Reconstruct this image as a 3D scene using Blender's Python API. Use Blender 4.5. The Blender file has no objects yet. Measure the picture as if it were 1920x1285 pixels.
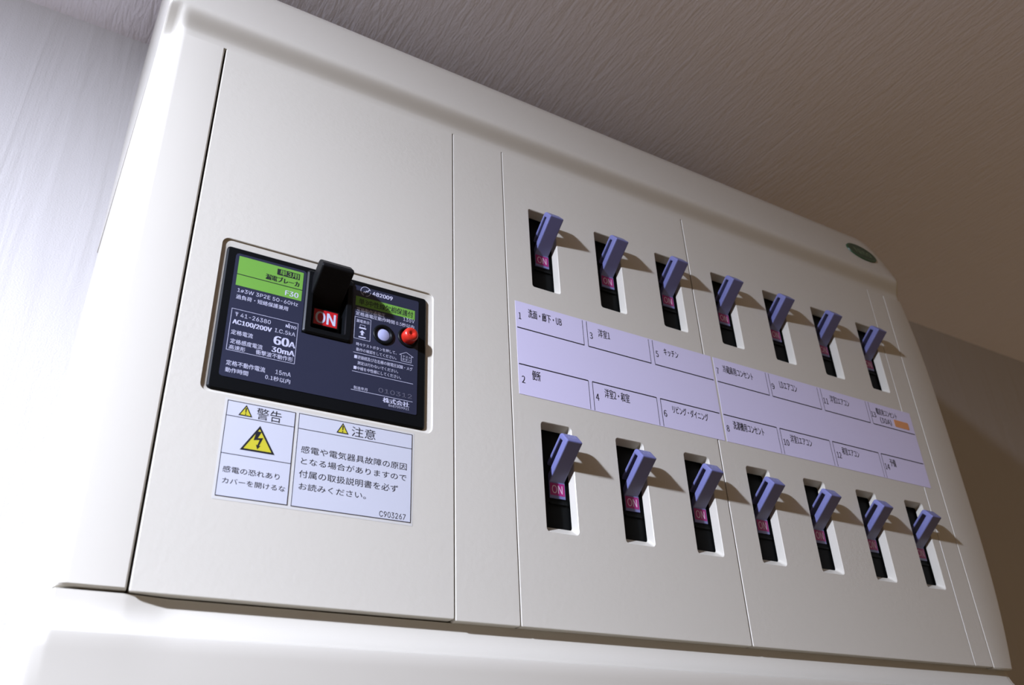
# Home distribution board under a ceiling, lit by one cool lamp from the left.
# Lengths in the helpers are millimetres, measured from the top left corner of the
# first breaker slot: x to the right, y into the wall, z up.
import bpy, bmesh, math, random
from mathutils import Vector, Matrix

C = bpy.context.scene.collection
S = 0.001
BASE = Vector((0.0, 0.0, 2.05))          # where that corner stands in the room (metres)
DEPTH = 115.0                            # the wall lies this far behind the cover's face
CEIL = 10.5 + 1.02 * DEPTH               # ceiling height above the corner
def W(x, y, z): return Vector((x * S, y * S, z * S)) + BASE

# ------------------------------------------------------------------ camera
cd = bpy.data.cameras.new('camera'); cam = bpy.data.objects.new('camera', cd); C.objects.link(cam)
R0 = (0.8603607, -0.5082901, -0.0376908)
R1 = (0.2244534, 0.4442376, -0.8673371)
R2 = (0.4576025, 0.7377629, 0.4962920)
m = Matrix(((R0[0], -R1[0], -R2[0]), (R0[1], -R1[1], -R2[1]), (R0[2], -R1[2], -R2[2])))
cam.matrix_world = Matrix.Translation(W(-118.063, -177.275, -169.350)) @ m.to_4x4()
cd.sensor_width = 36.0; cd.lens = 1618.33 / 1920 * 36.0
cd.clip_start = 0.005; cd.clip_end = 50
cd.dof.use_dof = True; cd.dof.focus_distance = 0.234; cd.dof.aperture_fstop = 30.0
bpy.context.scene.camera = cam

# ------------------------------------------------------------------ light and exposure
sc = bpy.context.scene
sc.view_settings.view_transform = 'Standard'; sc.view_settings.look = 'None'
sc.view_settings.exposure = 0.0; sc.view_settings.gamma = 1.0
sc.view_settings.use_curve_mapping = False
wd = bpy.data.worlds.new('room_light'); sc.world = wd; wd.use_nodes = True
bg = wd.node_tree.nodes['Background']
bg.inputs[0].default_value = (1.0, 0.68, 0.38, 1); bg.inputs[1].default_value = 0.185
# a shaded lamp low on the left, its wide soft beam pointing down towards the wall
ld = bpy.data.lights.new('lamp', 'SPOT'); lamp = bpy.data.objects.new('lamp', ld); C.objects.link(lamp)
lamp.location = W(-480, -228, 103)
az, el = math.radians(44), math.radians(-45)
lamp.rotation_euler = Vector((math.cos(el) * math.cos(az), math.cos(el) * math.sin(az), math.sin(el))).to_track_quat('-Z', 'Y').to_euler()
ld.energy = 44.0; ld.color = (0.725, 0.795, 1.0); ld.shadow_soft_size = 0.013
ld.spot_size = math.radians(102); ld.spot_blend = 1.0
# weak fill light added at the lamp's place to brighten the ceiling
lu = bpy.data.lights.new('ceiling_fill', 'POINT'); fill = bpy.data.objects.new('ceiling_fill', lu); C.objects.link(fill)
fill.location = lamp.location
lu.energy = 4.3; lu.color = ld.color; lu.shadow_soft_size = 0.013

# ------------------------------------------------------------------ materials
def mat(name, col, rough=0.5, spec=0.5, bump=None, metal=0.0, coat=0.0):
    m = bpy.data.materials.new(name); m.use_nodes = True
    nt = m.node_tree; b = nt.nodes['Principled BSDF']
    b.inputs['Base Color'].default_value = (*col, 1)
    b.inputs['Roughness'].default_value = rough
    b.inputs['Specular IOR Level'].default_value = spec
    b.inputs['Metallic'].default_value = metal
    b.inputs['Coat Weight'].default_value = coat
    if bump:
        scale, strength, dist, detail = bump
        tc = nt.nodes.new('ShaderNodeTexCoord'); nz = nt.nodes.new('ShaderNodeTexNoise')
        nz.inputs['Scale'].default_value = scale; nz.inputs['Detail'].default_value = detail
        bp = nt.nodes.new('ShaderNodeBump'); bp.inputs['Strength'].default_value = strength
        bp.inputs['Distance'].default_value = dist
        nt.links.new(tc.outputs['Object'], nz.inputs['Vector'])
        nt.links.new(nz.outputs['Fac'], bp.inputs['Height'])
        nt.links.new(bp.outputs['Normal'], b.inputs['Normal'])
    return m

def wallpaper(name, col, stretch, streak, grain, rough, spec=0.5):
    """Pressed wallpaper: long wavering ridges plus a fine grain."""
    m = mat(name, col, rough, spec)
    nt = m.node_tree; b = nt.nodes['Principled BSDF']; N = nt.nodes.new; L = nt.links.new
    tc = N('ShaderNodeTexCoord')
    mp = N('ShaderNodeMapping'); mp.inputs['Scale'].default_value = stretch
    L(tc.outputs['Object'], mp.inputs['Vector'])
    n1 = N('ShaderNodeTexNoise'); n1.inputs['Scale'].default_value = streak[0]
    n1.inputs['Detail'].default_value = 4; n1.inputs['Distortion'].default_value = streak[3]
    L(mp.outputs['Vector'], n1.inputs['Vector'])
    n2 = N('ShaderNodeTexNoise'); n2.inputs['Scale'].default_value = grain[0]
    n2.inputs['Detail'].default_value = 3
    L(tc.outputs['Object'], n2.inputs['Vector'])
    b1 = N('ShaderNodeBump'); b1.inputs['Strength'].default_value = streak[1]; b1.inputs['Distance'].default_value = streak[2]
    b2 = N('ShaderNodeBump'); b2.inputs['Strength'].default_value = grain[1]; b2.inputs['Distance'].default_value = grain[2]
    L(n1.outputs['Fac'], b1.inputs['Height']); L(n2.outputs['Fac'], b2.inputs['Height'])
    L(b1.outputs['Normal'], b2.inputs['Normal']); L(b2.outputs['Normal'], b.inputs['Normal'])
    return m

M = {}
M['housing'] = mat('cream_housing_plastic', (0.48, 0.452, 0.387), 0.28, 0.45)
M['cover'] = mat('cream_grained_cover_plastic', (0.48, 0.452, 0.387), 0.38, 0.4, bump=(900, 0.14, 0.0003, 2))
M['black'] = mat('black_breaker_plastic', (0.003, 0.0035, 0.004), 0.40, 0.12)
M['caseblack'] = mat('black_switch_case_plastic', (0.003, 0.0035, 0.0035), 0.55, 0.08)
M['blackrough'] = mat('black_handle_plastic', (0.004, 0.004, 0.0045), 0.5, 0.12, bump=(1500, 0.3, 0.0002, 2))
M['plate'] = mat('slate_blue_nameplate', (0.018, 0.0204, 0.039), 0.35, 0.35)
M['green'] = mat('green_print', (0.12, 0.282, 0.042), 0.5, 0.3)
M['white'] = mat('white_print', (0.432, 0.432, 0.54), 0.5, 0.3)
M['greyprint'] = mat('grey_stamped_digits', (0.096, 0.096, 0.132), 0.5, 0.3)
M['ink'] = mat('black_print', (0.012, 0.012, 0.016), 0.5, 0.3)
M['red'] = mat('red_label', (0.372, 0.0072, 0.012), 0.4, 0.4)
M['redbtn'] = mat('red_button_plastic', (0.45, 0.018, 0.009), 0.3, 0.5)
M['indicator'] = mat('pale_lavender_button_plastic', (0.312, 0.324, 0.492), 0.45, 0.4)
M['lever'] = mat('blue_grey_lever_plastic', (0.118, 0.123, 0.265), 0.36, 0.45)
M['leverglint'] = mat('pale_embossed_lever_glint', (0.27, 0.28, 0.42), 0.4, 0.4)  # highlights on the embossed letters put into a paler lever colour
M['pink'] = mat('magenta_label', (0.27, 0.011, 0.125), 0.45, 0.35)
M['pinkwhite'] = mat('pale_pink_print', (0.54, 0.372, 0.48), 0.45, 0.35)
M['paper'] = mat('lavender_white_paper', (0.54, 0.505, 0.66), 0.55, 0.3)
M['sticker'] = mat('bluish_white_sticker', (0.444, 0.45, 0.498), 0.5, 0.3)
M['film'] = mat('clear_sticker_film', (0.48, 0.468, 0.438), 0.4, 0.4)
M['yellow'] = mat('warning_yellow', (0.444, 0.396, 0.027), 0.5, 0.3)
M['orange'] = mat('orange_marker', (0.55, 0.25, 0.105), 0.6, 0.2, bump=(600, 0.4, 0.0003, 2))
M['badge'] = mat('dark_green_badge', (0.0072, 0.036, 0.018), 0.35, 0.4)
M['badgerim'] = mat('dull_green_badge_rim', (0.024, 0.066, 0.03), 0.4, 0.4)
M['badgeink'] = mat('pale_green_badge_print', (0.15, 0.216, 0.12), 0.4, 0.4)
M['wall'] = wallpaper('white_streaked_wallpaper', (0.42, 0.40, 0.385), (1.0, 1.0, 0.07), (110, 0.4, 0.0016, 0.9), (1600, 0.5, 0.0003), 0.5, 0.5)
M['ceiling'] = wallpaper('grey_ribbed_ceiling_paper', (0.86, 0.84, 0.92), (1.0, 0.14, 1.0), (520, 0.75, 0.0011, 0.8), (900, 0.4, 0.0004), 0.7)

# ------------------------------------------------------------------ mesh helpers
class MB:
    """Collects shapes (mm, board coordinates) and links them as one mesh object."""
    def __init__(s): s.v = []; s.f = []; s.m = []; s.sm = []
    def add(s, verts, faces, mi=0, smooth=False):
        o = len(s.v); s.v += [tuple(p) for p in verts]
        for f in faces: s.f.append([o + i for i in f]); s.m.append(mi); s.sm.append(smooth)
    def box(s, x0, x1, y0, y1, z0, z1, mi=0):
        v = [(x, y, z) for z in (z0, z1) for y in (y0, y1) for x in (x0, x1)]
        s.add(v, [(0, 1, 5, 4), (3, 2, 6, 7), (2, 0, 4, 6), (1, 3, 7, 5), (4, 5, 7, 6), (2, 3, 1, 0)], mi)
    def loft(s, loops, mi=0, cap0=False, cap1=False, smooth=False, closed=True):
        n = len(loops[0]); v = [p for l in loops for p in l]; f = []
        for a in range(len(loops) - 1):
            for i in range(n if closed else n - 1):
                j = (i + 1) % n
                f.append((a * n + i, a * n + j, (a + 1) * n + j, (a + 1) * n + i))
        s.add(v, f, mi, smooth)
        if cap0: s.add(loops[0], [tuple(range(n - 1, -1, -1))], mi)
        if cap1: s.add(loops[-1], [tuple(range(n))], mi)
    def prism_y(s, loop, y0, y1, mi=0):          # loop of (x, z)
        s.loft([[(x, y0, z) for x, z in loop], [(x, y1, z) for x, z in loop]], mi, True, True)
    def prism_x(s, loop, x0, x1, mi=0):          # loop of (y, z)
        s.loft([[(x0, y, z) for y, z in loop], [(x1, y, z) for y, z in loop]], mi, True, True)
    def quad(s, x0, x1, z0, z1, y, mi=0):
        s.add([(x0, y, z0), (x1, y, z0), (x1, y, z1), (x0, y, z1)], [(0, 1, 2, 3)], mi)
    def poly(s, pts, y, mi=0):                   # flat shape facing the viewer
        a = sum(pts[i][0] * pts[(i + 1) % len(pts)][1] - pts[(i + 1) % len(pts)][0] * pts[i][1] for i in range(len(pts)))
        if a < 0: pts = pts[::-1]
        s.add([(x, y, z) for x, z in pts], [tuple(range(len(pts)))], mi)
    def line(s, p, q, w, y, mi=0):
        dx, dz = q[0] - p[0], q[1] - p[1]; l = math.hypot(dx, dz) or 1
        nx, nz = -dz / l * w / 2, dx / l * w / 2
        s.poly([(p[0] - nx, p[1] - nz), (q[0] - nx, q[1] - nz), (q[0] + nx, q[1] + nz), (p[0] + nx, p[1] + nz)], y, mi)
    def frame(s, x0, x1, z0, z1, w, y, mi=0):
        s.quad(x0, x1, z0, z0 + w, y, mi); s.quad(x0, x1, z1 - w, z1, y, mi)
        s.quad(x0, x0 + w, z0 + w, z1 - w, y, mi); s.quad(x1 - w, x1, z0 + w, z1 - w, y, mi)
    def ring(s, cx, cz, r0, r1, y, mi=0, a0=0, a1=2 * math.pi, n=32):
        for i in range(n):
            a, b = a0 + (a1 - a0) * i / n, a0 + (a1 - a0) * (i + 1) / n
            s.poly([(cx + r * math.cos(t), cz + r * math.sin(t)) for r, t in ((r0, a), (r1, a), (r1, b), (r0, b))], y, mi)
    def lathe(s, cx, cz, prof, mi=0, n=32):      # prof of (radius, y), axis along y
        loops = [[(cx + r * math.cos(2 * math.pi * i / n), y, cz + r * math.sin(2 * math.pi * i / n)) for i in range(n)] for r, y in prof]
        s.loft(loops, mi, True, True, smooth=True)
    def text(s, body, x0, x1, z0, h, y, mi=0, bold=0.0, frame=None):
        """Printed characters fitted to a width x1-x0 and a height h."""
        latin = all(ord(c) < 0x250 for c in body) and not (body.isdigit() and len(body) < 3)
        vs, fs = glyphs(body, latin)
        ax = min(p[0] for p in vs); bx = max(p[0] for p in vs); az = min(p[1] for p in vs); bz = max(p[1] for p in vs)
        out = []
        for p in vs:
            u = x0 + (p[0] - ax) / (bx - ax) * (x1 - x0); w = z0 + (p[1] - az) / (bz - az) * h
            out.append((u, y, w) if frame is None else frame(u, w))
        s.add(out, fs, mi)
        if bold > 0 and frame is None:                     # heavier lettering: further passes, slightly shifted
            d = min(0.13, bold * (5.5 if latin else 4.0)) * h
            n = 3 if bold > 0.014 else 1
            for k in range(1, n + 1):
                s.add([(a + d * k / n, b - 0.003 * k, c) for a, b, c in out], fs, mi)
    def build(s, name, mats, parent=None, org=None, bevel=None, seg=2, shade=None):
        if org is None: org = parent['_o'] if parent is not None and '_o' in parent else (0, 0, 0)
        me = bpy.data.meshes.new(name)
        me.from_pydata([((x - org[0]) * S, (y - org[1]) * S, (z - org[2]) * S) for x, y, z in s.v], [], s.f)
        if not isinstance(mats, (list, tuple)): mats = [mats]
        for k in mats: me.materials.append(M[k])
        me.polygons.foreach_set('material_index', s.m); me.polygons.foreach_set('use_smooth', s.sm)
        bm = bmesh.new(); bm.from_mesh(me)
        if bevel: bmesh.ops.remove_doubles(bm, verts=bm.verts, dist=2e-6)
        if shade != 'keep': bmesh.ops.recalc_face_normals(bm, faces=[f for f in bm.faces if len(f.edges) and any(not e.is_boundary for e in f.edges)])
        bm.to_mesh(me); bm.free()
        o = bpy.data.objects.new(name, me); C.objects.link(o)
        if bevel:
            b = o.modifiers.new('bevel', 'BEVEL'); b.width = bevel * S; b.segments = seg
            b.limit_method = 'ANGLE'; b.angle_limit = math.radians(35); b.harden_normals = False
        if parent is not None: o.parent = parent
        else: o.location = W(*org)
        return o

_cache = {}
def face(fn):
    try:
        import os
        return bpy.data.fonts.load(os.path.join(bpy.utils.system_resource('DATAFILES', path='fonts'), fn))
    except Exception:
        return None
SANS, KANJI = face('Inter.woff2'), face('Noto Sans CJK Regular.woff2')
def glyphs(body, latin):
    if body in _cache: return _cache[body]
    cu = bpy.data.curves.new('lettering', 'FONT'); cu.body = body; cu.resolution_u = 3
    f_ = SANS if latin else KANJI
    if f_ is not None: cu.font = f_
    o = bpy.data.objects.new('lettering', cu); C.objects.link(o)
    dg = bpy.context.evaluated_depsgraph_get(); dg.update()
    me = bpy.data.meshes.new_from_object(o.evaluated_get(dg))
    vs = [(v.co.x, v.co.y) for v in me.vertices]
    fs = []
    for p in me.polygons:
        f = list(p.vertices); a = sum(vs[f[i]][0] * vs[f[(i + 1) % len(f)]][1] - vs[f[(i + 1) % len(f)]][0] * vs[f[i]][1] for i in range(len(f)))
        fs.append(f if a > 0 else f[::-1])
    bpy.data.objects.remove(o); bpy.data.curves.remove(cu); bpy.data.meshes.remove(me)
    _cache[body] = (vs, fs); return vs, fs

def rrect(x0, x1, z0, z1, r, n=5):
    pts = []
    for cx, cz, a in ((x1 - r, z1 - r, 0), (x0 + r, z1 - r, 90), (x0 + r, z0 + r, 180), (x1 - r, z0 + r, 270)):
        for i in range(n + 1):
            t = math.radians(a + 90 * i / n); pts.append((cx + r * math.cos(t), cz + r * math.sin(t)))
    return pts
def at_y(loop, y): return [(x, y, z) for x, z in loop]

def plate_front(mb, outer, holes, y, mi=0):
    """Flat face with holes."""
    bm = bmesh.new()
    for lp in [outer] + holes:
        vs = [bm.verts.new((x, z, 0)) for x, z in lp]
        for i in range(len(vs)): bm.edges.new((vs[i], vs[(i + 1) % len(vs)]))
    bmesh.ops.triangle_fill(bm, use_beauty=True, use_dissolve=False, edges=bm.edges[:], normal=(0, 0, 1))
    bm.verts.index_update()
    vs = [(v.co.x, y, v.co.y) for v in bm.verts]; fs = []
    for f in bm.faces:
        q = [v.index for v in f.verts]
        a = sum(vs[q[i]][0] * vs[q[(i + 1) % len(q)]][2] - vs[q[(i + 1) % len(q)]][0] * vs[q[i]][2] for i in range(len(q)))
        fs.append(q if a > 0 else q[::-1])
    mb.add(vs, fs, mi); bm.free()

def thing(name, label, cat, loc=(0, 0, 0), group=None):
    o = bpy.data.objects.new(name, None); C.objects.link(o); o.location = W(*loc)
    o.empty_display_size = 0.01
    o['label'] = label; o['category'] = cat; o['_o'] = tuple(float(a) for a in loc)
    if group: o['group'] = group
    return o
def structure(o): o['kind'] = 'structure'; return o

# ------------------------------------------------------------------ the room
mb = MB(); mb.box(-900, 1200, DEPTH, DEPTH + 30, -900, CEIL + 30)
structure(mb.build('wall_back', 'wall'))
mb = MB(); mb.box(-900, 1200, -900, DEPTH, CEIL, CEIL + 30)
structure(mb.build('ceiling', 'ceiling'))

# ------------------------------------------------------------------ the distribution board
board = thing('distribution_board', 'wide cream plastic distribution board with switch slots mounted on wall under ceiling', 'electrical panel', (0, DEPTH, 0))

FACE_T, FACE_B = 19.5, -126.9
hb = MB()
CH = [(-111.66, 7.4), (-111.46, 6.2), (-110.96, 5.4), (-109.6, 4.6), (-108.7, 3.6), (-108.3, 2.4), (-107.902, 1.382), (-107.618, .824), (-107.176, .382), (-106.618, .098), (-106.0, 0)]
def channel(x):
    if x >= -106: return 0.0
    if x <= CH[0][0]: return CH[0][1]
    for (a, p), (b, q) in zip(CH, CH[1:]):
        if a <= x <= b: return p + (q - p) * (x - a) / (b - a)
def sweep_ledge(prof, zc, zlim, xl, xr, rr, rl, up):
    """Ledge along x; its far corners (beyond zc towards zlim) are rounded off at both ends."""
    st = [x for x, y in CH] + [-104.5, -102] + [-96, -95, -94, -93, -92, -90.5, -89, -87.5, -85, -60, 0, 60, 120, xr - 30, xr - 14] + [xr - d for d in (11, 9, 7, 5, 3.5, 2.2, 1.3, .7, .3, 0)]
    loops = []
    for x in st:
        tl, tr = x - xl, xr - x
        k = 1.0
        for t, r in ((tl, rl), (tr, rr)):
            if t < r: k = min(k, 1 - (r - math.sqrt(max(0, r * r - (r - t) ** 2))) / abs(zlim - zc))
        b = 1.4; t = min(tl, tr)
        e = b - math.sqrt(max(0, b * b - (b - t) ** 2)) if t < b else 0
        lp = []; d = channel(x)
        for y, z in prof:
            zz = z
            if (z - zc) * up > 0:
                zz = zc + (z - zc) * k if (z - zlim) * up < 0 else z - (zlim - zc) * (1 - k)
            yy = y + (e if y < 20 else 0)
            w = (zc - z) / (zc - (FACE_T if up > 0 else FACE_B))
            if w > 0 and y < 9:
                base = 0.9 + 1.6 * max(0, min(1, (x + 95.8) / 8.0))
                yy = y + (max(d * min(1, w * 1.15), e) if up > 0 else (base - 2.5 + max(0, d - base)) * min(1, w * 1.15) + min(e, 0.2))
            xx = x + (max(0, min(5, y + 3.6)) * 0.8 * max(0, min(1, (x - 150) / (xr - 150))) if up > 0 else 0)
            lp.append((xx, yy, zz))
        loops.append(lp)
    hb.loft(loops, 0, True, True, smooth=True)
# top ledge: face, concave fillet, lip, leaning front, unseen top raised to shade ceiling
prof = [(12, FACE_T), (0, FACE_T)]
prof += [(-3.6 * (0.5 - 0.5 * math.cos(math.pi * t)), 20.6 + 5.9 * t) for t in (.1, .2, .3, .4, .5, .6, .7, .8, .9, 1)]
prof += [(-3.6, 27.2), (-3.35, 28.2), (-1.6, 33.8), (0.6, 41), (2.7, 47.9), (3.6, 50), (5, 52.2), (8, 55.6), (18, 66), (44, 92), (60, 107), (70, 113.5), (80, 116), (DEPTH, 116), (DEPTH, FACE_T)]
sweep_ledge(prof, 27.0, 50.0, -111.66, 181.8, 11.0, 6.0, 1)
# bottom ledge: concave top under the covers, lip, front leaning back
prof = [(10, -126.5)]
prof += [(2.5 - 8.4 * (1 - math.cos(t)), -126.9 - 8.5 * math.sin(t)) for t in [math.radians(a) for a in (0, 10, 20, 30, 40, 50, 60, 70, 80, 88)]]
prof += [(-6.1, -135.7), (-6.35, -136.6), (-6.3, -138.5), (-6.0, -147), (-5.4, -157), (-3.5, -164), (2, -168.5), (12, -170), (24, -170), (DEPTH, -170), (DEPTH, -126.5)]
sweep_ledge(prof, -138.0, -163.0, -111.66, 184.5, 4.0, 6.0, -1)
# left frame strip: rounded front edge, shallow channel, outer rim
def left_sec(z):
    b = 1.0 * (1 - ((z + 52) / 78.0) ** 2)          # the sides bow out a little
    p = [(-95.75, 9), (-95.75, 0.4), (-96.1, 0)]
    p += [(-106.0 - 2.0 * math.sin(t), 2.0 * (1 - math.cos(t))) for t in [math.radians(a) for a in (0, 18, 36, 54, 72)]]
    p += [(-108.3, 2.4), (-108.7, 3.6), (-109.6, 4.6), (-110.8 - b, 5.4), (-111.3 - b, 6.2), (-111.5 - b, 7.4), (-111.3 - b * .6, DEPTH), (-100, DEPTH), (-100, 9)]
    return [(x, y, z) for x, y in p]
zs = [-125.6, -125.9] + []
zst = [-126.0 + (FACE_T + 126.0) * i / 14 for i in range(15)]
secs = [left_sec(z) for z in zst]
low = [(x, y + (0.5 if y < 2.1 else 0), z - (0.35 if y < 2.1 else 0.95)) for x, y, z in secs[0]]
top = [(x, y + 0.06, z + 2.5) for x, y, z in secs[-1]]
hb.loft([low] + secs + [top], 0, True, True, smooth=True)
# right frame strip: outline bows outward
def right_x(z):
    t = (z + 52) / 74.5
    return 190.3 - 5.6 * abs(t) ** 3.2
zst = [FACE_B + (FACE_T - FACE_B) * i / 24 for i in range(25)]
def right_sec(z):
    xr = right_x(z)
    p = [(173.75, 9), (173.75, 0.35), (174.05, 0), (xr - 1.0, 0)]
    p += [(xr - 1.0 + 1.0 * math.sin(t), 1.0 - math.cos(t)) for t in [math.radians(a) for a in (30, 60, 90)]]
    p += [(xr - .2, 5), (xr - 1.5, 10), (176, 10)]
    return [(x, y, z) for x, y in p]
secs = [right_sec(z) for z in zst]
low = [(x, y + (0.4 if y < 0.5 else 0), z - 0.3) for x, y, z in secs[0]]
hb.loft([low] + secs, 0, True, True, smooth=True)
# back box
hb.loft([at_y(rrect(-111.2, 181.0, -169, 54, 5), 12), at_y(rrect(-111.2, 181.0, -169, 54, 5), DEPTH)], 0, True, True)
housing = hb.build('housing', 'housing', board)
es = housing.modifiers.new('edge_split', 'EDGE_SPLIT'); es.split_angle = math.radians(40)

# covers
def cover(name, x0, x1, z0, z1, holes, mkey, y=0.0, b=0.18, label=None, r=0.35):
    """holes: list of (x0, x1, z0, z1, radius, kind)."""
    mb = MB()
    def outline(k): return [(x0 + k, z1), (x0 + k, z0 + k + r), (x0 + k + r * .3, z0 + k + r * .3), (x0 + k + r, z0 + k), (x1 - k - r, z0 + k), (x1 - k - r * .3, z0 + k + r * .3), (x1 - k, z0 + k + r), (x1 - k, z1)]
    o0 = outline(b); o1 = outline(b * .3); o2 = outline(0)
    hl = []
    for (a, c, d, e, rad, kind) in holes:
        f = .18
        hl.append(rrect(a - f, c + f, d - f, e + f, rad + f))
        if kind == 'slot':
            lp = [at_y(rrect(a - f, c + f, d - f, e + f, rad + f), y), at_y(rrect(a, c, d, e, rad), y + f),
                  at_y(rrect(a + .02, c - .02, d + 1.9, e - .8, rad), y + 2.6), at_y(rrect(a + .02, c - .02, d + 1.9, e - .8, rad), y + 3.0)]
        else:
            inn = rrect(-87.1, -34.35, -81.65, -43.4, 0.9)
            lp = [at_y(rrect(a - f, c + f, d - f, e + f, rad + f), y), at_y(rrect(a - .06, c + .06, d - .06, e + .06, rad + .06), y + .1),
                  at_y(rrect(a, c, d, e, rad), y + 0.4), at_y(rrect(a + .15, c - .15, d + .15, e - .15, rad), y + .45), at_y(inn, y + .7), at_y(inn, y + 3)]
        mb.loft(lp, 0)
    plate_front(mb, o0, hl, y)
    mb.loft([at_y(o0, y), at_y(o1, y + b * .3), at_y(o2, y + b), at_y(o2, y + 8.0)], 0)
    o = mb.build(name, mkey, board, shade='keep')
    # outward normals for every shell
    bm = bmesh.new(); bm.from_mesh(o.data); bmesh.ops.remove_doubles(bm, verts=bm.verts, dist=1e-6)
    bmesh.ops.recalc_face_normals(bm, faces=bm.faces[:])
    up = sum(f.normal.y * f.calc_area() for f in bm.faces)
    if up > 0: bmesh.ops.reverse_faces(bm, faces=bm.faces[:])
    bm.to_mesh(o.data); bm.free()
    if label: o['label'] = label
    return o
P = 25.0
ROW = (0.0, -72.6)
def slots(i0, i1):
    out = []
    for i in range(i0, i1):
        out.append((i * P, i * P + 9.7, -28.8, 0.0, 0.7, 'slot'))
        out.append((i * P, i * P + 9.7, ROW[1] - 30.2, ROW[1], 0.9, 'slot'))
    return out
cover('main_cover', -95.25, -26.45, FACE_B + .3, FACE_T, [(-88.3, -32.5, -82.4, -41.5, 1.6, 'frame')], 'cover', label='grained cream cover plate around the black main breaker')
cover('filler_cover', -26.15, -9.05, FACE_B, FACE_T, [], 'cover', label='narrow blank cream strip between main cover and branch covers')
cover('branch_cover', -8.8, 64.8, FACE_B, FACE_T, slots(0, 3), 'cover', label='cream cover plate with six switch slots')
cover('branch_cover', 65.25, 163.75, FACE_B, FACE_T, slots(3, 7), 'cover', label='cream cover plate with eight switch slots')
cover('filler_cover', 163.95, 173.5, FACE_B, FACE_T, [], 'cover', label='narrow blank cream strip at the right edge')

# badge on the ledge: an oval lying on the leaning front
def ledge_pt(u, w):                               # u along x, w up the slope from its centre
    s_ = w / math.hypot(1, 0.309)
    return lambda off: (u, -0.1 + 0.309 * s_ - off * 0.955, 38.7 + s_ + off * 0.295)
def badge_frame(off): return lambda u, w: ledge_pt(u, w)(off)
bx, ba, bb = 167.0, 8.7, 5.3
mb = MB()
n = 48
def oval(k, off): return [badge_frame(off)(bx + ba * k * math.cos(2 * math.pi * i / n), bb * k * math.sin(2 * math.pi * i / n)) for i in range(n)]
mb.loft([oval(1.0, 0.0), oval(0.98, 0.45), oval(0.86, 0.5)], 1)
mb.loft([oval(0.86, 0.5), oval(0.82, 0.42)], 0)
mb.add(oval(0.82, 0.42), [tuple(range(n))], 0)
mb.text('Nito', bx - 4.2, bx + 5.4, -1.9, 4.0, 0, 2, 0.0, frame=lambda u, w: badge_frame(0.5)(u, w))
mb.build('logo_badge', ['badge', 'badgerim', 'badgeink'], board, shade='keep')['label'] = 'dark green oval badge on the top ledge'

# ------------------------------------------------------------------ main breaker
br = thing('main_breaker', 'black main earth leakage breaker with blue lettered nameplate, switched on', 'circuit breaker', (-60.6, 11, -62.4))
mb = MB()
co = rrect(-87.05, -34.4, -81.6, -43.45, 0.85); ci = rrect(-86.7, -34.75, -81.25, -43.8, 0.7)
cut = rrect(-65.4, -56.8, -60.8, -46.0, 0.4)
plate_front(mb, ci, [cut], 0.0)
mb.loft([at_y(ci, 0.0), at_y(co, 0.35), at_y(co, 11.0)], 0, False, True)
mb.loft([at_y(cut, 0.0), at_y(cut, 3.0)], 0, False, True)
mb.build('case', 'black', br)
# raised surround of the handle
mb = MB()
so = rrect(-67.3, -55.1, -62.6, -44.6, 0.7); si = rrect(-66.9, -55.5, -62.2, -45.0, 0.5)
ch = rrect(-65.6, -56.6, -61.0, -45.8, 0.5)
plate_front(mb, si, [ch], -0.75)
mb.loft([at_y(si, -0.75), at_y(so, -0.4), at_y(so, 0.0)], 0)
mb.loft([at_y(ch, -0.75), at_y(cut, -0.3), at_y(cut, 0.05)], 0)
mb.build('handle_surround', 'black', br)
# nameplate, U shaped around the handle, with its printing
mb = MB()
r = .8
pl = [(-84.9, -77.6), (-84.7, -78.1), (-84.2, -78.3), (-37.1, -78.3), (-36.8, -78.0), (-36.8, -45.4), (-37.1, -45.1), (-55.0, -45.1), (-55.0, -62.7), (-67.4, -62.7), (-67.4, -45.9), (-67.6, -45.4), (-68.2, -45.1), (-84.2, -45.1), (-84.7, -45.3), (-84.9, -45.8)]
mb.prism_y(pl, -0.12, 0.0, 0)
Y1, Y2, Y3 = -0.15, -0.17, -0.19
NP = ['plate', 'green', 'white', 'ink', 'greyprint']
mb.quad(-84.1, -68.2, -54.1, -45.8, Y1, 1); mb.quad(-84.1, -68.2, -51.05, -50.85, Y2, 3)
mb.quad(-74.75, -69.1, -48.25, -46.5, Y2, 3); mb.text('単3用', -74.1, -69.4, -48.1, 1.5, Y3, 1, 0.01)
mb.text('漏電ブレーカ', -77.4, -69.2, -50.35, 1.6, Y2, 3, 0.022)
mb.text('F30', -72.3, -69.1, -53.5, 1.4, Y2, 2, 0.015)
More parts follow.
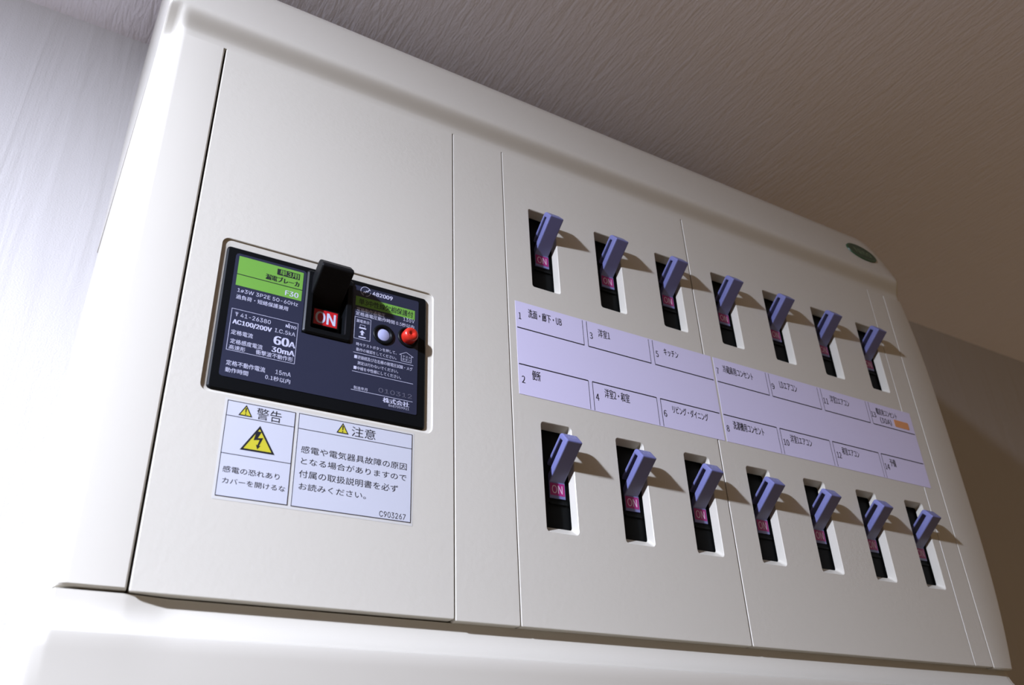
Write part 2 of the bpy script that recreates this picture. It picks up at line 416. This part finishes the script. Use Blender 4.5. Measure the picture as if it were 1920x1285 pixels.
for t, a, b, z, h, bo in (('1ø3W 3P2E 50-60Hz', -83.5, -68.9, -55.9, 1.05, 0), ('過負荷・短絡保護兼用', -83.6, -71.2, -57.8, 1.2, 0.004),
        ('41-26380', -82.0, -74.9, -62.55, 1.1, 0), ('AC100/200V', -83.6, -74.6, -64.75, 1.4, 0.02), ('I.C.5kA', -73.7, -68.8, -64.3, 1.05, 0),
        ('定格電流', -83.6, -78.6, -67.4, 1.25, 0.004), ('60', -73.8, -70.35, -67.55, 2.3, 0.035), ('A', -70.2, -68.7, -67.45, 1.5, 0.03),
        ('定格感度電流', -83.5, -76.1, -69.75, 1.25, 0.004), ('30mA', -74.0, -68.7, -69.65, 1.4, 0.025), ('高速形', -83.6, -79.9, -71.3, 1.15, 0.004),
        ('衝撃波不動作形', -77.5, -68.8, -71.2, 1.25, 0.004), ('定格不動作電流', -83.7, -74.9, -75.4, 1.3, 0.004), ('15mA', -72.5, -68.9, -75.15, 1.1, 0),
        ('動作時間', -83.7, -78.6, -77.15, 1.2, 0.004), ('0.1秒以内', -74.7, -68.9, -77.0, 1.2, 0.002),
        ('482009', -49.9, -44.4, -47.0, 1.2, 0.02), ('135V', -41.1, -37.9, -52.2, 1.1, 0), ('定格動作過電圧', -53.9, -46.2, -52.7, 1.15, 0.003),
        ('定格過電圧動作時間 0.5秒以内', -54.1, -38.0, -54.0, 1.15, 0.003), ('漏電表示', -53.8, -50.3, -56.0, 0.95, 0.002),
        ('時々テストボタンを押して、', -53.5, -42.7, -62.7, 0.95, 0.002), ('動作の確認をしてください。', -53.4, -42.7, -64.2, 0.95, 0.002),
        ('■逆接続及び左右極の耐電圧試験・メグ', -53.8, -38.2, -66.4, 1.05, 0.003), ('測定は行わないでください。', -52.9, -42.1, -67.9, 0.95, 0.002),
        ('■中極を中性極にしてください。', -53.8, -41.3, -69.4, 0.98, 0.003), ('製造年月', -53.5, -50.0, -74.7, 0.85, 0),
        ('株式会社', -45.9, -39.0, -76.65, 1.35, 0.025), ('B687059911', -44.3, -38.9, -77.45, 0.6, 0),
        ('テスト', -41.0, -38.8, -63.05, 0.65, 0), ('ボタン', -41.1, -38.8, -63.85, 0.65, 0)):
    mb.text(t, a, b, z, h, Y2, 2, bo)
mb.text('010312', -47.1, -38.2, -74.2, 1.2, Y2, 4, 0.0)
mb.text('NITO', -71.3, -68.8, -62.35, 0.8, Y2, 2, 0.02); mb.ring(-70.55, -61.3, 0, 0.17, Y2, 2, n=10)
mb.poly([(-83.4, -61.35), (-82.35, -61.35), (-82.85, -62.6)], Y2, 4); mb.line((-83.15, -61.7), (-82.6, -61.7), .1, Y3, 2); mb.line((-82.88, -61.4), (-82.86, -62.5), .12, Y3, 2)
mb.frame(-84.15, -68.3, -71.6, -60.55, .1, Y1, 2)
mb.quad(-54.3, -37.85, -51.1, -48.3, Y1, 1); mb.text('単3中性線欠相保護付', -53.4, -38.4, -50.6, 1.8, Y2, 3, 0.006)
mb.frame(-54.25, -49.9, -60.75, -54.4, .1, Y1, 2)
mb.frame(-52.8, -51.4, -57.3, -56.5, .09, Y1, 2); mb.quad(-53.0, -51.1, -57.65, -57.3, Y2, 2)
mb.poly([(-52.1, -58.0), (-51.4, -58.75), (-51.8, -58.75), (-51.8, -59.5), (-52.4, -59.5), (-52.4, -58.75), (-52.8, -58.75)], Y1, 2)
mb.quad(-53.0, -51.1, -60.25, -59.9, Y1, 2)
for z in (-64.7, -69.95, -74.95): mb.line((-54.15, z), (-37.95, z), .11, Y1, 2)
mb.ring(-51.75, -46.35, 1.28, 1.42, Y1, 2, math.radians(20), math.radians(250)); mb.ring(-51.75, -46.35, 1.28, 1.42, Y1, 2, math.radians(275), math.radians(360))
zz = [(-52.5, -47.1), (-52.1, -46.4), (-51.9, -46.95), (-51.5, -46.05), (-51.3, -46.5), (-50.75, -45.5)]
for a, b in zip(zz, zz[1:]): mb.line(a, b, .2, Y2, 2)
hs = [(-41.9, -62.35), (-40.0, -61.35), (-38.0, -62.35)]
mb.line(hs[0], hs[1], .11, Y1, 2); mb.line(hs[1], hs[2], .11, Y1, 2)
for a, b in (((-41.9, -62.35), (-41.35, -62.35)), ((-38.0, -62.35), (-38.6, -62.35)), ((-41.35, -62.35), (-41.35, -64.1)), ((-38.6, -62.35), (-38.6, -64.1)), ((-41.4, -64.1), (-38.55, -64.1))): mb.line(a, b, .11, Y1, 2)
mb.build('nameplate', NP, br, shade='keep')['label'] = 'slate blue plate with white and green lettering'
# toggle handle
mb = MB()
mb.prism_x([(3.0, -53.6), (-8.0, -47.3), (-7.6, -46.2), (-5.3, -43.9), (-4.3, -43.9), (4.5, -49.0)], -66.0, -57.75)
mb.build('toggle_handle', 'blackrough', br, bevel=0.45, seg=3)
mb = MB()
mb.box(-64.6, -57.9, 1.35, 3.0, -58.7, -53.8, 0); mb.quad(-64.3, -58.25, -58.45, -54.15, 1.32, 1); mb.text('ON', -63.9, -58.9, -58.0, 3.3, 1.28, 2, 0.012)
mb.build('on_label', ['black', 'red', 'white'], br)['label'] = 'red label reading ON'
# leakage indicator and test button
mb = MB()
mb.lathe(-46.4, -57.85, [(2.85, 0.0), (2.85, -0.35), (2.6, -0.5), (2.2, -0.5), (1.8, -0.2), (1.8, 0.3)])
mb.build('indicator_collar', 'black', br)
mb = MB(); mb.lathe(-46.4, -57.85, [(1.75, 0.3), (1.75, -0.05), (1.62, -0.15), (0.01, -0.15)])
mb.build('leakage_indicator', 'indicator', br)['label'] = 'pale lavender round button'
mb = MB()
mb.lathe(-39.6, -56.9, [(2.9, 0.0), (2.9, -0.3), (2.7, -0.5), (2.35, -0.5), (2.2, -0.2), (2.2, 0.3)])
mb.build('test_button_collar', 'black', br)
mb = MB(); mb.lathe(-39.6, -56.9, [(1.95, 0.2), (2.0, -1.2), (1.97, -1.9), (1.8, -2.4), (1.45, -2.7), (1.0, -2.78), (0.6, -2.65), (0.3, -2.4), (0.01, -2.3)])
mb.build('test_button', 'redbtn', br)['label'] = 'red round test button'

# ------------------------------------------------------------------ branch breakers
def breaker():
    t = thing('circuit_breaker', 'grey-blue branch breaker', 'circuit breaker', (0, 11, 0), 'branch breakers in two rows')
    mb = MB()
    mb.box(-1.6, 11.3, 3.6, 11.4, -31.5, 4.0); mb.box(3.3, 8.9, 3.1, 3.7, -19.9, -19.3)
    mb.build('case', 'caseblack', t, bevel=0.15)
    mb = MB()
    mb.prism_x([(3.6, -13.95), (-6.7, -5.75), (-4.5, -3.0), (-3.9, -2.55), (-3.2, -2.55), (6.5, -10.3), (6.0, -10.9), (-3.0, -3.75), (-4.05, -4.9), (4.7, -12.3)], 3.6, 8.5)
    lv = mb.build('lever', 'lever', t, bevel=0.38, seg=3)
    lv['label'] = 'blue-grey slotted lever pushed up'
    # raised rating on the lever's end
    def endf(u, w):
        d = Vector((0, 2.2, 2.75)).normalized(); nrm = Vector((0, -2.75, 2.2)).normalized()
        p = Vector((0, -6.7, -5.75)) + d * w + nrm * 0.05
        return (u, p.y, p.z)
    mb = MB(); mb.text('20A', 4.6, 7.6, 1.5, 1.8, 0, 0, 0.0, frame=endf)
    mb.build('embossed_rating', 'leverglint', lv, org=(0, 11, 0), shade='keep')
    mb = MB()
    mb.box(3.6, 8.5, 3.2, 4.5, -18.2, -13.5, 0)
    mb.quad(3.75, 8.35, -17.4, -14.0, 3.17, 1); mb.text('ON', 4.3, 7.6, -16.85, 2.3, 3.14, 2, 0.004)
    mb.build('on_tab', ['lever', 'pink', 'pinkwhite'], t)['label'] = 'magenta tab reading ON'
    return t
proto = breaker()
def dup(root, loc):
    r = root.copy(); C.objects.link(r); r.location = loc
    for ch in root.children:
        c = ch.copy(); C.objects.link(c); c.parent = r
        for g in ch.children:
            d = g.copy(); C.objects.link(d); d.parent = c
    return r
for i in range(7):
    for k in range(2):
        num = 2 * i + 1 + k
        o = proto if num == 1 else dup(proto, W(i * P, 11, -74.2 * k))
        o['label'] = 'branch breaker switched on, blue-grey lever %s the circuit label numbered %d' % ('above' if k == 0 else 'below', num)

# ------------------------------------------------------------------ circuit label strips
LP = ['paper', 'ink']
def strip(x0, x1, cells, label):
    t = thing('circuit_label_strip', label, 'label', (x0, 0, -65.6), 'printed circuit label strips')
    mb = MB(); mb.box(x0, x1, -0.08, 0.0, -65.6, -35.7, 0)
    y = -0.11
    for (a, b, top, num, nx0, nx1, txt) in cells:
        za, zb = (-44.55, -36.0) if top else (-65.4, -56.3)
        zl = -44.55 if top else -56.3
        mb.line((a if a is not None else x0 + .3, zl), (b if b is not None else x1 - .5, zl), .34, y, 1)
        if a is not None: mb.line((a, za), (a, zb), .18, y, 1)
        if b is not None: mb.line((b, za), (b, zb), .16, y, 1)
        nz = -41.65 if top else -62.05
        mb.text(num, nx0, nx1, nz, 2.2, y, 1, 0.008)
        for (s_, u, w, z, h) in txt: mb.text(s_, u, w, z, h, y, 1, 0.006)
    o = mb.build('printed_sheet', LP, t, shade='keep')
    return t
strip(-6.5, 67.9, [
    (None, 16.85, 1, '1', -5.6, -4.8, [('洗面・廊下・UB', -2.3, 9.2, -40.3, 2.9)]), (18.35, 41.95, 1, '3', 19.2, 20.2, [('洋室1', 22.4, 26.7, -40.3, 2.9)]),
    (43.5, None, 1, '5', 44.3, 45.3, [('キッチン', 47.7, 53.6, -40.2, 2.5)]),
    (None, 17.1, 0, '2', -5.5, -4.5, [('便所', -2.1, 0.6, -60.4, 3.0)]), (18.5, 42.15, 0, '4', 19.3, 20.4, [('洋室2・和室', 22.6, 31.6, -60.5, 3.0)]),
    (43.6, None, 0, '6', 44.3, 45.4, [('リビング・ダイニング', 47.9, 62.2, -60.2, 2.6)])],
    'lavender-white printed strip with circuit names numbered one to six')
strip(68.8, 167.9, [
    (None, 92.3, 1, '7', 69.5, 70.4, [('冷蔵庫用コンセント', 72.4, 85.9, -40.6, 2.9)]), (93.75, 117.4, 1, '9', 94.3, 95.5, [('LDエアコン', 98.3, 106.7, -40.4, 2.6)]),
    (119.1, 142.7, 1, '11', 119.5, 121.8, [('洋室2エアコン', 123.2, 133.1, -40.5, 2.9)]), (144.3, None, 1, '13', 144.6, 147.0, [('暖房用コンセント', 147.8, 159.3, -40.1, 2.7), ('(30A)', 148.9, 155.0, -43.6, 2.6)]),
    (None, 92.4, 0, '8', 69.5, 70.6, [('洗濯機用コンセント', 72.6, 86.0, -60.7, 2.9)]), (93.8, 117.4, 0, '10', 94.4, 96.9, [('洋室1エアコン', 98.0, 108.1, -60.5, 2.9)]),
    (118.9, 142.5, 0, '12', 119.7, 121.9, [('和室エアコン', 122.9, 131.5, -60.3, 2.8)]), (143.9, None, 0, '14', 144.4, 146.9, [('予備', 147.6, 150.9, -60.4, 2.9)])],
    'lavender-white printed strip with circuit names numbered seven to fourteen')
mb = MB(); mb.prism_y(rrect(156.9, 165.0, -43.3, -40.4, 0.5), -0.16, -0.085)
o = mb.build('orange_sticker', 'orange', org=(161, 0, -43.3))
o['label'] = 'small orange rectangle stuck on the label numbered thirteen'; o['category'] = 'sticker'

# ------------------------------------------------------------------ safety sticker
st = thing('safety_sticker', 'white warning and caution sticker with yellow triangles below the main breaker', 'sticker', (-60, 0, -106))
YS = 0.0
mb = MB(); mb.box(-82.7, -37.3, YS - .03, YS, -106.5, -83.3); mb.build('film', 'film', st)
SP = ['sticker', 'ink', 'yellow']
def tri(mb, ax, az, hw, h, w, y):
    r_ = .35
    pts = [(ax, az), (ax - hw, az - h), (ax + hw, az - h)]
    mb.poly(pts, y, 1)
    k = w
    # inner yellow triangle, set in by the border width
    L_ = math.hypot(hw, h); s_ = w * (L_ / hw)
    q = w * (L_ + hw) / h
    mb.poly([(ax, az - s_), (ax - hw + q, az - h + w), (ax + hw - q, az - h + w)], y - .02, 2)
def bang(mb, cx, zt, h, y):
    mb.poly([(cx - .17, zt), (cx + .17, zt), (cx + .09, zt - h * .68), (cx - .09, zt - h * .68)], y, 1)
    mb.ring(cx, zt - h * .9, 0, .16, y, 1, n=10)
mb = MB(); mb.box(-82.2, -66.85, YS - .08, YS - .03, -105.75, -83.75, 0)
y = YS - .11; lw = .14
mb.frame(-82.2, -66.85, -105.75, -83.75, lw, y, 1)
for z in (-87.4, -96.2): mb.line((-82.2, z), (-66.85, z), lw, y, 1)
tri(mb, -78.0, -84.2, 1.55, 2.75, .24, y); bang(mb, -78.0, -85.0, 1.65, y - .04)
mb.text('警告', -75.6, -70.0, -87.1, 2.75, y, 1, -0.006)
tri(mb, -74.5, -88.6, 3.8, 6.25, .42, y)
bo = [(-75.15, -90.0), (-74.05, -90.0), (-74.75, -91.6), (-73.55, -91.35), (-74.3, -93.35), (-73.95, -93.3), (-74.6, -94.2), (-75.0, -93.15), (-74.68, -93.25), (-74.3, -91.95), (-75.6, -92.2)]
mb.poly(bo, y - .04, 1)
mb.text('感電の恐れあり', -81.3, -69.1, -100.4, 1.4, y, 1, 0.0); mb.text('カバーを開けるな', -81.1, -67.6, -102.9, 1.3, y, 1, 0.0)
mb.build('warning_panel', SP, st, shade='keep')['label'] = 'left panel with the lightning triangle'
mb = MB(); mb.box(-66.1, -37.8, YS - .08, YS - .03, -105.8, -83.7, 0)
mb.frame(-66.1, -37.8, -105.8, -83.7, lw, y, 1); mb.line((-66.1, -87.45), (-37.8, -87.45), lw, y, 1)
tri(mb, -55.5, -84.1, 1.5, 2.7, .24, y); bang(mb, -55.5, -84.9, 1.6, y - .04)
mb.text('注意', -53.3, -47.3, -86.95, 2.5, y, 1, -0.006)
mb.text('感電や電気器具故障の原因', -64.9, -39.1, -93.2, 1.75, y, 1); mb.text('となる場合がありますので', -64.7, -39.1, -95.9, 1.65, y, 1)
mb.text('付属の取扱説明書を必ず', -64.9, -41.2, -99.0, 1.75, y, 1); mb.text('お読みください。', -64.7, -49.0, -101.8, 1.6, y, 1)
mb.text('C903267', -45.6, -39.1, -105.3, 1.35, y, 1)
mb.build('caution_panel', SP, st, shade='keep')['label'] = 'right panel with four lines of text'

for o in bpy.data.objects:
    if '_o' in o: del o['_o']
